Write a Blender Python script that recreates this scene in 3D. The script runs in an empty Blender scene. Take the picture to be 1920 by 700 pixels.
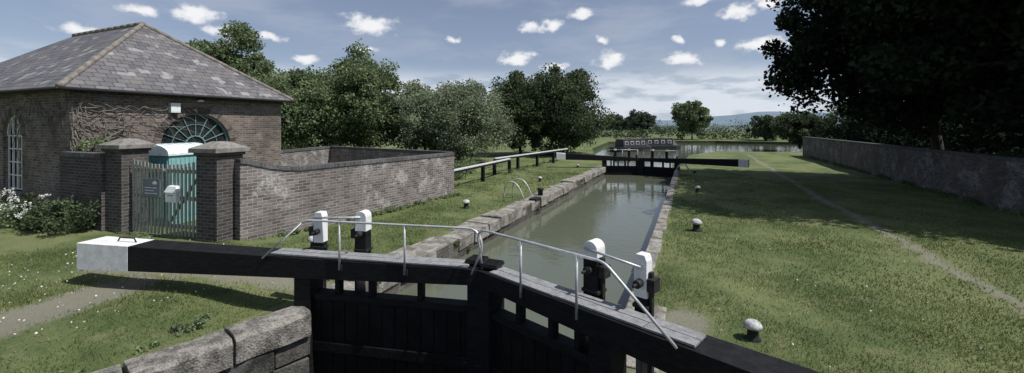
import bpy, math, random
import numpy as np
from mathutils import Vector, Matrix
from mathutils.geometry import delaunay_2d_cdt
R = random.Random(7)
NP = np.random.default_rng(11)
scene = bpy.context.scene
COL = scene.collection

# ------------------------------------------------------------------ node helpers
def _mat(name):
    m = bpy.data.materials.new(name); m.use_nodes = True
    nt = m.node_tree; b = nt.nodes["Principled BSDF"]
    return m, nt, b
def N(nt, t, **kw):
    n = nt.nodes.new(t)
    for k, v in kw.items(): setattr(n, k, v)
    return n
def L(nt, a, b): nt.links.new(a, b)
def M(nt, op, a, b=None, c=None, clamp=False):
    n = nt.nodes.new("ShaderNodeMath"); n.operation = op; n.use_clamp = clamp
    for i, x in enumerate((a, b, c)):
        if x is None: continue
        if hasattr(x, "is_linked"): nt.links.new(x, n.inputs[i])
        else: n.inputs[i].default_value = x
    return n.outputs[0]
def V(nt, op, a, b=None):
    n = nt.nodes.new("ShaderNodeVectorMath"); n.operation = op
    for i, x in enumerate((a, b)):
        if x is None: continue
        if hasattr(x, "is_linked"): nt.links.new(x, n.inputs[i])
        else: n.inputs[i].default_value = x
    return n
def mix(nt, f, a, b, mode='MIX'):
    n = nt.nodes.new("ShaderNodeMix"); n.data_type = 'RGBA'; n.blend_type = mode
    for s, x in ((0, f), (6, a), (7, b)):
        if hasattr(x, "is_linked"): nt.links.new(x, n.inputs[s])
        elif s == 0: n.inputs[0].default_value = x
        else: n.inputs[s].default_value = (*x, 1)
    return n.outputs[2]
def noise(nt, vec, scale, detail=4, rough=.55):
    n = nt.nodes.new("ShaderNodeTexNoise"); n.inputs["Scale"].default_value = scale
    n.inputs["Detail"].default_value = detail; n.inputs["Roughness"].default_value = rough
    if vec is not None: nt.links.new(vec, n.inputs["Vector"])
    return n
def ss(nt, x, lo, hi):
    n = nt.nodes.new("ShaderNodeMapRange"); n.interpolation_type = 'SMOOTHSTEP'
    nt.links.new(x, n.inputs[0]); n.inputs[1].default_value = lo; n.inputs[2].default_value = hi
    return n.outputs[0]
def bump(nt, b, h, strength=.5, dist=.02):
    n = nt.nodes.new("ShaderNodeBump"); n.inputs["Strength"].default_value = strength
    n.inputs["Distance"].default_value = dist
    nt.links.new(h, n.inputs["Height"]); nt.links.new(n.outputs[0], b.inputs["Normal"])

def simple(name, c1, c2, scale=4, rough=.8, bs=.3, bd=.01, spec=.3, metal=0, stretch=None):
    m, nt, b = _mat(name)
    tc = N(nt, "ShaderNodeTexCoord"); v = tc.outputs["Object"]
    if stretch:
        v = V(nt, 'MULTIPLY', v, stretch).outputs[0]
    n1 = noise(nt, v, scale, 6, .65); n2 = noise(nt, v, scale * 9, 3)
    f = M(nt, 'ADD', M(nt, 'MULTIPLY', n1.outputs[0], .65), M(nt, 'MULTIPLY', n2.outputs[0], .35))
    L(nt, mix(nt, ss(nt, f, .36, .64), c1, c2), b.inputs["Base Color"])
    b.inputs["Roughness"].default_value = rough
    b.inputs["Specular IOR Level"].default_value = spec
    b.inputs["Metallic"].default_value = metal
    bump(nt, b, f, bs, bd)
    return m

def brick_mat(name, c1, c2, mortar, white=.35, dark=.5, bw=.235, bh=.08, seed=0.):
    m, nt, b = _mat(name)
    uv = N(nt, "ShaderNodeUVMap"); tc = N(nt, "ShaderNodeTexCoord"); ob = tc.outputs["Object"]
    wob = noise(nt, ob, 6, 2)
    vv = V(nt, 'ADD', uv.outputs[0], V(nt, 'MULTIPLY', wob.outputs[1], (.012, .01, 0)).outputs[0]).outputs[0]
    br = N(nt, "ShaderNodeTexBrick"); L(nt, vv, br.inputs["Vector"])
    br.inputs["Scale"].default_value = 1; br.inputs["Brick Width"].default_value = bw
    br.inputs["Row Height"].default_value = bh; br.inputs["Mortar Size"].default_value = .0095
    br.inputs["Mortar Smooth"].default_value = .3; br.inputs["Bias"].default_value = -.1
    br.inputs["Color1"].default_value = (*c1, 1); br.inputs["Color2"].default_value = (*c2, 1)
    br.inputs["Mortar"].default_value = (*mortar, 1)
    n1 = noise(nt, ob, .9 + seed, 5, .6); n2 = noise(nt, ob, 14, 4, .7); n3 = noise(nt, ob, 1.3, 6, .75)
    c = br.outputs[0]
    dk = ss(nt, n1.outputs[0], .45, .66)
    c = mix(nt, M(nt, 'MULTIPLY', dk, dark), c, (.045, .039, .035))
    wm = M(nt, 'MULTIPLY', ss(nt, n3.outputs[0], .5, .60), ss(nt, n2.outputs[0], .40, .56))
    c = mix(nt, M(nt, 'MULTIPLY', wm, white), c, (.52, .50, .49))
    c = mix(nt, M(nt, 'MULTIPLY', n2.outputs[0], .3), c, (.05, .045, .04))
    L(nt, c, b.inputs["Base Color"]); b.inputs["Roughness"].default_value = .9
    b.inputs["Specular IOR Level"].default_value = .2
    h = M(nt, 'ADD', M(nt, 'MULTIPLY', br.outputs[1], -1.), M(nt, 'MULTIPLY', n2.outputs[0], .5))
    bump(nt, b, h, .9, .014)
    return m

m_brick = brick_mat("old_brick", (.22, .17, .14), (.072, .056, .048), (.31, .29, .26), .25, .45)
m_brickw = brick_mat("garden_wall_brick", (.25, .21, .195), (.10, .085, .08), (.40, .39, .37), .85, .35, seed=.3)
m_brickb = brick_mat("boundary_wall_brick", (.15, .13, .12), (.065, .055, .052), (.19, .185, .18), .4, .5, seed=.1)
m_brickd = brick_mat("blue_brick", (.045, .04, .04), (.11, .09, .082), (.18, .175, .17), .1, .3)
m_coping = brick_mat("coping_brick", (.10, .10, .105), (.055, .055, .06), (.17, .17, .17), .15, .4, bw=.11, bh=.3)
def slate():
    m, nt, b = _mat("roof_slate")
    uv = N(nt, "ShaderNodeUVMap"); ob = N(nt, "ShaderNodeTexCoord").outputs["Object"]
    def brk(ms, a, b_):
        br = N(nt, "ShaderNodeTexBrick"); L(nt, uv.outputs[0], br.inputs["Vector"])
        br.inputs["Scale"].default_value = 1; br.inputs["Brick Width"].default_value = .32
        br.inputs["Row Height"].default_value = .23; br.inputs["Mortar Size"].default_value = ms
        br.inputs["Mortar Smooth"].default_value = .1
        br.inputs["Color1"].default_value = a; br.inputs["Color2"].default_value = b_
        br.inputs["Mortar"].default_value = (.025, .025, .025, 1); return br
    br = brk(.012, (.18, .173, .18, 1), (.085, .08, .09, 1)); br2 = brk(0, (0, 0, 0, 1), (1, 1, 1, 1))
    n1 = noise(nt, ob, 1.4, 5, .65); n2 = noise(nt, ob, 18, 4, .7)
    c = mix(nt, M(nt, 'MULTIPLY', ss(nt, n1.outputs[0], .45, .7), .5), br.outputs[0], (.20, .18, .16))
    pale = M(nt, 'MULTIPLY', ss(nt, br2.outputs[0], .78, .86), ss(nt, n1.outputs[0], .46, .56))
    c = mix(nt, M(nt, 'MULTIPLY', pale, .7), c, (.40, .39, .39))
    c = mix(nt, M(nt, 'MULTIPLY', n2.outputs[0], .5), c, (.07, .065, .06))
    L(nt, c, b.inputs["Base Color"]); b.inputs["Roughness"].default_value = .6
    sep = N(nt, "ShaderNodeSeparateXYZ"); L(nt, uv.outputs[0], sep.inputs[0])
    saw = M(nt, 'FRACT', M(nt, 'DIVIDE', sep.outputs[1], .23))
    h = M(nt, 'ADD', M(nt, 'MULTIPLY', saw, -.8), M(nt, 'ADD', M(nt, 'MULTIPLY', br.outputs[1], -.6), M(nt, 'MULTIPLY', n2.outputs[0], .4)))
    bump(nt, b, h, .8, .025)
    return m
m_slate = slate()
m_stone = simple("lock_stone", (.09, .083, .072), (.33, .31, .275), 3.5, .9, .9, .04)
m_stonet = simple("tail_wall_stone", (.065, .06, .053), (.31, .29, .26), 5, .92, 1.0, .06)
m_stoned = simple("wet_timber", (.003, .003, .003), (.010, .009, .009), 3, .7, .7, .03, .2)
m_stonel = simple("lower_course_stone", (.025, .025, .022), (.12, .112, .10), 4, .9, .9, .05)  # darker stone for the courses just under the tail coping
m_bank = simple("grassy_bank", (.03, .04, .022), (.08, .10, .05), 3, .95, .9, .05, .1)
m_cap = simple("cap_stone", (.13, .12, .105), (.26, .245, .225), 6, .9, .5, .01)
m_ridge = simple("ridge_tile", (.13, .115, .10), (.25, .225, .195), 8, .85, .4, .01)
m_black = simple("black_painted_timber", (.004, .004, .005), (.014, .014, .015), 7, .7, .5, .006, .2, stretch=(1, 1, 4))
m_white = simple("white_paint", (.62, .62, .61), (.80, .80, .79), 3, .5, .2, .004, .4)
m_beamtip = simple("worn_white_paint", (.58, .57, .56), (.80, .80, .79), 6, .6, .4, .006, .3)
m_bcap = simple("bollard_cap_paint", (.22, .22, .22), (.60, .60, .59), 14, .7, .4, .006, .3)
m_rail = simple("rail_paint", (.40, .40, .40), (.72, .72, .71), 8, .6, .4, .006, .3)
m_board = simple("grey_anti_slip_board", (.16, .16, .165), (.28, .28, .285), 12, .95, .5, .006)
m_weather = simple("weathered_timber", (.07, .065, .06), (.20, .19, .17), 4, .9, .5, .01, stretch=(6, 6, 1))
m_metal = simple("galvanised_rail", (.38, .39, .40), (.60, .61, .62), 10, .45, .15, .002, .5, .35)
m_iron = simple("cast_iron", (.008, .008, .009), (.028, .027, .026), 20, .65, .4, .004, .3)
m_teal = simple("teal_plastic", (.17, .36, .36), (.23, .44, .43), 5, .5, .1, .002)
m_frost = simple("translucent_roof_plastic", (.60, .68, .68), (.75, .80, .80), 5, .4, .1, .002)
m_tealf = simple("teal_painted_frame", (.13, .22, .21), (.20, .30, .29), 8, .6, .2, .002)
m_glass = simple("dark_glass", (.015, .018, .02), (.03, .035, .035), 3, .12, .0, .001, .6)
m_sign = simple("sign_face", (.13, .16, .18), (.16, .19, .21), 5, .5, .05, .001)
m_hullA = simple("boat_hull_paint", (.012, .014, .014), (.03, .032, .03), 5, .4, .1, .002)
m_cabA = simple("boat_cabin_paint", (.03, .026, .028), (.05, .04, .04), 5, .4, .1, .002)
m_roofb = simple("boat_roof_paint", (.08, .08, .08), (.13, .13, .125), 5, .6, .1, .002)
m_bark = simple("bark", (.03, .026, .022), (.08, .07, .058), 6, .95, .8, .03, stretch=(3, 3, .6))
m_vine = simple("vine_bark", (.11, .098, .085), (.22, .20, .175), 6, .95, .4, .01)
m_fieldfar = simple("hill_painted_haze", (.14, .19, .23), (.18, .23, .28), .004, 1, 0, .01, .0)  # aerial haze painted into the hill's bluish base colour

def leafmat(name, dark, light, trans=.3):
    m, nt, b = _mat(name)
    out = nt.nodes["Material Output"]
    geo = N(nt, "ShaderNodeNewGeometry"); ob = N(nt, "ShaderNodeTexCoord").outputs["Object"]
    n1 = noise(nt, ob, .7, 2)
    f = M(nt, 'ADD', M(nt, 'MULTIPLY', geo.outputs["Random Per Island"], .5), M(nt, 'MULTIPLY', ss(nt, n1.outputs[0], .38, .62), .5))
    c = mix(nt, f, dark, light)
    nt.nodes.remove(b)
    d = N(nt, "ShaderNodeBsdfDiffuse"); t = N(nt, "ShaderNodeBsdfTranslucent")
    L(nt, c, d.inputs[0]); L(nt, c, t.inputs[0])
    mx = N(nt, "ShaderNodeMixShader"); mx.inputs[0].default_value = trans
    L(nt, d.outputs[0], mx.inputs[1]); L(nt, t.outputs[0], mx.inputs[2])
    L(nt, mx.outputs[0], out.inputs[0])
    return m
lf_mid = leafmat("leaves_hawthorn", (.07, .10, .05), (.24, .295, .155))
lf_lite = leafmat("leaves_willow", (.11, .135, .08), (.30, .34, .225))
lf_dark = leafmat("leaves_dark", (.036, .052, .03), (.13, .165, .088))
lf_big = leafmat("leaves_sycamore_backlit", (.008, .013, .010), (.036, .050, .030), .10)  # backlit shade put into the leaf colour by darkening it
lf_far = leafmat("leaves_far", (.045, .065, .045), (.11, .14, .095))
lf_grass = leafmat("grass_blades", (.088, .118, .042), (.215, .25, .10), .3)
lf_flower = leafmat("white_flowers", (.6, .6, .55), (.8, .8, .75), .2)

# ------------------------------------------------------------------ mesh builder
class MB:
    def __init__(s): s.v = []; s.f = []; s.mi = []; s.sm = []; s.mats = []; s.fr = (0, 0, 0)
    def frame(s, ox=0, oy=0, ang=0): s.fr = (ox, oy, ang); return s
    def T(s, p):
        ox, oy, a = s.fr; c, n = math.cos(a), math.sin(a)
        return (ox + p[0] * c - p[1] * n, oy + p[0] * n + p[1] * c, p[2])
    def midx(s, m):
        if m not in s.mats: s.mats.append(m)
        return s.mats.index(m)
    def add(s, pts, faces, m, smooth=False):
        o = len(s.v); s.v += [s.T(p) for p in pts]
        for f in faces: s.f.append([o + i for i in f]); s.mi.append(s.midx(m)); s.sm.append(smooth)
    def hexa(s, p, m):
        s.add(p, [(0, 3, 2, 1), (4, 5, 6, 7), (0, 1, 5, 4), (1, 2, 6, 5), (2, 3, 7, 6), (3, 0, 4, 7)], m)
    def box(s, x0, x1, y0, y1, z0, z1, m, j=0):
        q = [(x0, y0, z0), (x1, y0, z0), (x1, y1, z0), (x0, y1, z0), (x0, y0, z1), (x1, y0, z1), (x1, y1, z1), (x0, y1, z1)]
        if j: q = [(a + R.uniform(-j, j), b + R.uniform(-j, j), c + R.uniform(-j, j)) for a, b, c in q]
        s.hexa(q, m)
    def prof(s, pts, y0, y1, m):
        n = len(pts); P = [(x, y0, z) for x, z in pts] + [(x, y1, z) for x, z in pts]
        F = [tuple(range(n)), tuple(range(2 * n - 1, n - 1, -1))] + [(i, n + i, n + (i + 1) % n, (i + 1) % n) for i in range(n)]
        s.add(P, F, m)
    def plan(s, pts, z0, z1, m):
        n = len(pts); P = [(x, y, z0) for x, y in pts] + [(x, y, z1) for x, y in pts]
        F = [tuple(range(n - 1, -1, -1)), tuple(range(n, 2 * n))] + [(i, (i + 1) % n, n + (i + 1) % n, n + i) for i in range(n)]
        s.add(P, F, m)
    def tube(s, pts, r, m, n=8, r1=None):
        pts = [Vector(p) for p in pts]; k = len(pts); P = []; 
        for i, p in enumerate(pts):
            d = (pts[min(i + 1, k - 1)] - pts[max(i - 1, 0)]).normalized()
            a = d.cross(Vector((0, 0, 1))) if abs(d.z) < .9 else d.cross(Vector((1, 0, 0)))
            a.normalize(); b = d.cross(a)
            rr = r if r1 is None else r + (r1 - r) * i / (k - 1)
            for j in range(n):
                t = 2 * math.pi * j / n; q = p + (a * math.cos(t) + b * math.sin(t)) * rr; P.append(tuple(q))
        F = [(i * n + j, i * n + (j + 1) % n, (i + 1) * n + (j + 1) % n, (i + 1) * n + j) for i in range(k - 1) for j in range(n)]
        F += [tuple(range(n - 1, -1, -1)), tuple(range((k - 1) * n, k * n))]
        s.add(P, F, m, True)
    def lathe(s, prof, cx, cy, m, n=20, z=0):
        P = []; k = len(prof)
        for r, h in prof:
            for j in range(n):
                t = 2 * math.pi * j / n; P.append((cx + r * math.cos(t), cy + r * math.sin(t), z + h))
        F = [(i * n + j, i * n + (j + 1) % n, (i + 1) * n + (j + 1) % n, (i + 1) * n + j) for i in range(k - 1) for j in range(n)]
        F += [tuple(range(n - 1, -1, -1)), tuple(range((k - 1) * n, k * n))]
        s.add(P, F, m, True)
    def build(s, name, parent=None, bevel=0, recalc=True):
        me = bpy.data.meshes.new(name); me.from_pydata(s.v, [], s.f)
        for m in s.mats: me.materials.append(m)
        me.polygons.foreach_set("material_index", s.mi); me.polygons.foreach_set("use_smooth", s.sm)
        if recalc:
            import bmesh
            bm = bmesh.new(); bm.from_mesh(me); bmesh.ops.recalc_face_normals(bm, faces=bm.faces); bm.to_mesh(me); bm.free()
        uvl = me.uv_layers.new(name="UVMap")
        for p in me.polygons:
            n = p.normal
            if abs(n.z) > .95: t = Vector((1, 0, 0)); b = Vector((0, 1, 0))
            else:
                t = Vector((-n.y, n.x, 0)).normalized(); b = n.cross(t)
                if b.z < 0: b = -b
            for li in p.loop_indices:
                c = me.vertices[me.loops[li].vertex_index].co
                uvl.data[li].uv = (c.dot(t), c.dot(b))
        o = bpy.data.objects.new(name, me); COL.objects.link(o)
        if parent: o.parent = parent
        if bevel:
            b = o.modifiers.new("bevel", 'BEVEL'); b.width = bevel; b.segments = 2; b.limit_method = 'ANGLE'; b.angle_limit = math.radians(40)
        return o
def empty(name, loc=(0, 0, 0)):
    e = bpy.data.objects.new(name, None); e.location = (0, 0, 0); COL.objects.link(e); return e

# ------------------------------------------------------------------ leaf masses
def leaf_mesh(name, C, size, mat, parent=None, ratio=.6, horiz=0.):
    n = len(C)
    a = NP.normal(size=(n, 3)); a[:, 2] *= (1 - horiz); a /= np.linalg.norm(a, axis=1)[:, None]
    b = NP.normal(size=(n, 3)); b[:, 2] *= (1 - horiz)
    b -= a * (a * b).sum(1)[:, None]; b /= np.linalg.norm(b, axis=1)[:, None]
    s = size * NP.uniform(.55, 1.35, n)[:, None]
    a = a * s * .5; b = b * s * .5 * ratio
    v = np.stack([C - a, C + b - a * .1, C + a, C - b - a * .1], 1).reshape(-1, 3)
    me = bpy.data.meshes.new(name)
    me.vertices.add(4 * n); me.vertices.foreach_set("co", v.astype(np.float32).ravel())
    me.loops.add(4 * n); me.loops.foreach_set("vertex_index", np.arange(4 * n, dtype=np.int32))
    me.polygons.add(n); me.polygons.foreach_set("loop_start", np.arange(0, 4 * n, 4, dtype=np.int32))
    me.update(calc_edges=True); me.materials.append(mat)
    o = bpy.data.objects.new(name, me); COL.objects.link(o)
    if parent: o.parent = parent
    return o
def clump_leaves(cc, cr, per):
    k = len(cc); d = NP.normal(size=(k, per, 3)); d /= np.linalg.norm(d, axis=2)[:, :, None]
    r = NP.uniform(0, 1, (k, per, 1)) ** .45
    stray = NP.uniform(0, 1, (k, per, 1)) < .07
    r = np.where(stray, r * 1.35, r)
    off = d * r * cr[:, None, None]; off[:, :, 2] *= .8
    return (cc[:, None, :] + off).reshape(-1, 3)
def tree(name, x, y, h, r, z0, mat, ncl=150, per=220, leaf=.17, limbs=10, trunk_r=.18, low=False, ry=None, cs=.24, ratio=.7, tx=0.):
    e = empty(name)
    cz = (z0 + h) / 2; rz = (h - z0) / 2; ry = ry or r
    ph = NP.uniform(0, 6.28, 6)
    d = NP.normal(size=(ncl, 3)); d /= np.linalg.norm(d, axis=1)[:, None]
    az = np.arctan2(d[:, 1], d[:, 0]); el = d[:, 2]
    lump = 1 + .13 * np.sin(3 * az + ph[0] + 2 * el) + .10 * np.sin(5 * az + ph[1] - 3 * el) + .07 * np.sin(9 * az + ph[2] + 7 * el)
    rad = (NP.uniform(0, 1, ncl) ** .36) * lump * .86
    cc = np.stack([x + d[:, 0] * rad * r, y + d[:, 1] * rad * ry, cz + d[:, 2] * rad * rz * (1. )], 1)
    if low:
        below = cc[:, 2] < cz
        cc[below, 0] = x + (cc[below, 0] - x) * 1.15; cc[below, 1] = y + (cc[below, 1] - y) * 1.15
    cc[:, 2] = np.maximum(cc[:, 2], z0 + .25)
    cr = NP.uniform(.6, 1.25, ncl) * min(r, rz * 1.3) * cs
    leaf_mesh("crown", clump_leaves(cc, cr, per), leaf, mat, e, ratio)
    mb = MB()
    top = Vector((x + tx * .6, y, z0 + (h - z0) * .45))
    mid = Vector((x + tx + R.uniform(-.2, .2), y + R.uniform(-.2, .2), max(z0 * .9, .6)))
    mb.tube([(x + tx, y, -.1), tuple(mid), tuple(top)], trunk_r, m_bark, 10, trunk_r * .5)
    idx = NP.choice(ncl, min(limbs, ncl), replace=False)
    for i in idx:
        t = Vector(cc[i]); s = mid.lerp(top, R.uniform(0, 1))
        m1 = s.lerp(t, .5) + Vector((R.uniform(-.3, .3), R.uniform(-.3, .3), R.uniform(0, .5)))
        mb.tube([tuple(s), tuple(m1), tuple(t)], trunk_r * .4, m_bark, 6, .02)
    mb.build("trunk_and_limbs", e)
    return e
def mass(name, clumps, per, leaf, mat, parent=None):
    cc = np.array([c[:3] for c in clumps], float); cr = np.array([c[3] for c in clumps], float)
    return leaf_mesh(name, clump_leaves(cc, cr, per), leaf, mat, parent)

# ------------------------------------------------------------------ ground
HOLE = [(-5.28, 29.2), (-5.28, 5.0), (-5.45, 4.7), (-6.0, 2.6), (-6.9, .2), (-8.1, -3), (-8.1, -12), (.6, -12), (.6, 1.5), (-.3, 3.0),
        (-.88, 4.9), (-.88, 29.2), (-.6, 34), (-.2, 43), (2.5, 50), (12, 53), (60, 55), (130, 64), (130, 92), (60, 86), (20, 83), (4, 84), (-6, 80), (-13, 72), (-11, 50), (-8, 38)]
def pip(x, y, poly=HOLE):
    c = False; n = len(poly); j = n - 1
    for i in range(n):
        xi, yi = poly[i]; xj, yj = poly[j]
        if (yi > y) != (yj > y) and x < (xj - xi) * (y - yi) / (yj - yi) + xi: c = not c
        j = i
    return c
def sst(x, a, b):
    t = min(1, max(0, (x - a) / (b - a))); return t * t * (3 - 2 * t)
def gz(x, y):
    z = .03 * math.sin(x * .9 + 1) * math.sin(y * .7 + .5) + .015 * math.sin(x * 2.3 + y * 1.7)
    edge = 1.0
    if -1.0 < y < 30: 
        if x > -3: edge = sst(x, -.7, 1.2)
        else: edge = sst(-x, 5.9, 7.5)
    z *= edge
    z += .15 * sst(-x, 6.1, 7.4) * (1 - sst(y, 5.2, 7.5))
    if abs(x) > 60 or y > 100: z = 0
    return z - .003
pts = []; edges = []
n = len(HOLE)
for p in HOLE: pts.append(p)
edges += [(i, (i + 1) % n) for i in range(n)]
B = 5000; o = len(pts); pts += [(-B, -B), (B, -B), (B, B), (-B, B)]; edges += [(o, o + 1), (o + 1, o + 2), (o + 2, o + 3), (o + 3, o)]
for i in range(-44, 28):
    for j in range(-6, 84):
        x = i * .5 + R.uniform(-.08, .08); y = j * .5 + R.uniform(-.08, .08); pts.append((x, y))
for i in range(-15, 16):
    for j in range(-5, 16):
        x, y = i * 12, j * 12
        if -23 < x < 15 and -4 < y < 43: continue
        pts.append((x + .3, y + .2))
for i in range(-6, 7):
    for j in range(-6, 7):
        x, y = i * 700, j * 700
        if abs(x) < 200 and abs(y) < 200: continue
        pts.append((x, y))
vo, eo, fo, *_ = delaunay_2d_cdt([Vector(p) for p in pts], edges, [], 0, 1e-5)
gf = []
for f in fo:
    cx = sum(vo[i].x for i in f) / len(f); cy = sum(vo[i].y for i in f) / len(f)
    if not pip(cx, cy): gf.append(f)
me = bpy.data.meshes.new("ground"); me.from_pydata([(p.x, p.y, gz(p.x, p.y)) for p in vo], [], gf)
ground = bpy.data.objects.new("ground", me); COL.objects.link(ground)
me.polygons.foreach_set("use_smooth", [True] * len(me.polygons))

SEGS = [((-8.2, -1), (-8.75, 3.7), .42), ((-10.3, 4.15), (-6.2, 5.35), .22), ((-.35, 4.8), (-.1, 6.6), .25), ((4.9, 3), (4.6, 20), .04), ((4.6, 20), (5.0, 46), .03)]
m_ground, nt, b = _mat("grass_ground")
ob = N(nt, "ShaderNodeTexCoord").outputs["Object"]
flat = V(nt, 'MULTIPLY', ob, (1, 1, 0)).outputs[0]
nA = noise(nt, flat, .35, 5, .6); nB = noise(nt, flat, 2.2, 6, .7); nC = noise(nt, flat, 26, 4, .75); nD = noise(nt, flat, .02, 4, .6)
c = mix(nt, ss(nt, nA.outputs[0], .38, .62), (.085, .115, .043), (.16, .182, .078))
c = mix(nt, M(nt, 'MULTIPLY', ss(nt, nB.outputs[0], .5, .66), .65), c, (.185, .178, .10))
c = mix(nt, M(nt, 'MULTIPLY', ss(nt, nB.outputs[0], .48, .3), .7), c, (.05, .07, .03))
c = mix(nt, M(nt, 'MULTIPLY', ss(nt, nC.outputs[0], .5, .72), .65), c, (.035, .047, .02))
sep = N(nt, "ShaderNodeSeparateXYZ"); L(nt, flat, sep.inputs[0])
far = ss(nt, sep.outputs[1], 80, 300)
farc = mix(nt, ss(nt, nD.outputs[0], .4, .6), (.07, .095, .07), (.12, .145, .11))  # distance haze painted into the far ground colour
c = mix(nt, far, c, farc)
wv = V(nt, 'ADD', flat, V(nt, 'MULTIPLY', V(nt, 'SUBTRACT', nB.outputs[1], (.5, .5, .5)).outputs[0], (.9, .9, 0)).outputs[0]).outputs[0]
dm = None
for a_, b_, w in SEGS:
    ba = Vector((b_[0] - a_[0], b_[1] - a_[1], 0))
    pa = V(nt, 'SUBTRACT', wv, (a_[0], a_[1], 0)).outputs[0]
    dt = V(nt, 'DOT_PRODUCT', pa, tuple(ba)).outputs["Value"]
    hh = M(nt, 'DIVIDE', dt, ba.length_squared, clamp=True)
    sc = nt.nodes.new("ShaderNodeVectorMath"); sc.operation = 'SCALE'; sc.inputs[0].default_value = tuple(ba); L(nt, hh, sc.inputs["Scale"])
    d = V(nt, 'LENGTH', V(nt, 'SUBTRACT', pa, sc.outputs[0]).outputs[0]).outputs["Value"]
    d = M(nt, 'SUBTRACT', d, w)
    dm = d if dm is None else M(nt, 'MINIMUM', dm, d)
mask = M(nt, 'MULTIPLY', ss(nt, dm, .22, -.02), ss(nt, nC.outputs[0], .25, .5))
c = mix(nt, M(nt, 'MULTIPLY', mask, .8), c, mix(nt, nC.outputs[0], (.15, .137, .11), (.28, .26, .22)))
L(nt, c, b.inputs["Base Color"]); b.inputs["Roughness"].default_value = .95; b.inputs["Specular IOR Level"].default_value = .15
bump(nt, b, M(nt, 'ADD', nC.outputs[0], M(nt, 'MULTIPLY', nB.outputs[0], .8)), .7, .05)
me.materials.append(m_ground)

# lock + canal retaining walls
m_chamber = brick_mat("chamber_brick", (.12, .11, .09), (.05, .045, .04), (.11, .105, .095), .2, .6, seed=.5)
m_chdark = simple("near_black_wall", (.004, .004, .004), (.018, .017, .015), 2, .7, .6, .03, .2)  # near-black, for the tail walls and their lowest courses
mb = MB(); mbk = MB()
for i in range(n):
    x0, y0 = HOLE[i]; x1, y1 = HOLE[(i + 1) % n]
    isbank = max(y0, y1) > 29.5
    zb = -4.2 if not isbank else -1.2
    segs_ = max(1, int(math.hypot(x1 - x0, y1 - y0) / .5)) if max(y0, y1) < 30 else 1
    for k in range(segs_):
        a0 = k / segs_; a1 = (k + 1) / segs_
        ax, ay = x0 + (x1 - x0) * a0, y0 + (y1 - y0) * a0; bx, by = x0 + (x1 - x0) * a1, y0 + (y1 - y0) * a1
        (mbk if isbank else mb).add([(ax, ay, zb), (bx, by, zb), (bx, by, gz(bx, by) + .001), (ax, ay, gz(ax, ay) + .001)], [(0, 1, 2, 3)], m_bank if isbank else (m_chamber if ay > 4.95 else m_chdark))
mb.build("lock_chamber_wall", recalc=False); mbk.build("canal_bank", recalc=False)

# water
ZW = -.46
def water_mat(name, base, bs, sc):
    m, nt, b = _mat(name)
    ob = N(nt, "ShaderNodeTexCoord").outputs["Object"]
    st = V(nt, 'MULTIPLY', ob, (.8, 1.6, 1)).outputs[0]
    n1 = noise(nt, st, sc, 2, .5); n2 = noise(nt, ob, sc * .3, 2, .5); n3 = noise(nt, ob, .4, 3)
    L(nt, mix(nt, n3.outputs[0], base, tuple(x * 1.2 for x in base)), b.inputs["Base Color"])
    b.inputs["Roughness"].default_value = .03; b.inputs["IOR"].default_value = 1.33; b.inputs["Specular IOR Level"].default_value = .75
    bump(nt, b, M(nt, 'ADD', n1.outputs[0], M(nt, 'MULTIPLY', n2.outputs[0], 1.6)), bs, .02)
    return m
m_water = water_mat("canal_water", (.090, .100, .072), .22, 4.0)
m_tail = water_mat("dark_water", (.006, .007, .006), .2, 4)
chan = [(-5.29, 5.05)] + [(-.87, 5.05)] + HOLE[11:] + [(-5.29, 29.2)]
mb = MB(); vo2, _, fo2, *_ = delaunay_2d_cdt([Vector(p) for p in chan], [(i, (i + 1) % len(chan)) for i in range(len(chan))], [], 1, 1e-5)
fo2 = [f for f in fo2 if pip(sum(vo2[i].x for i in f) / len(f), sum(vo2[i].y for i in f) / len(f), chan)]
mb.add([(p.x, p.y, ZW) for p in vo2], [tuple(f) for f in fo2], m_water); mb.build("canal_water", recalc=False)
mb = MB(); mb.add([(-8.6, -12, -3.0), (.8, -12, -3.0), (.8, 5.3, -3.0), (-8.6, 5.3, -3.0)], [(0, 1, 2, 3)], m_tail); mb.build("lock_tail_water", recalc=False)

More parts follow.
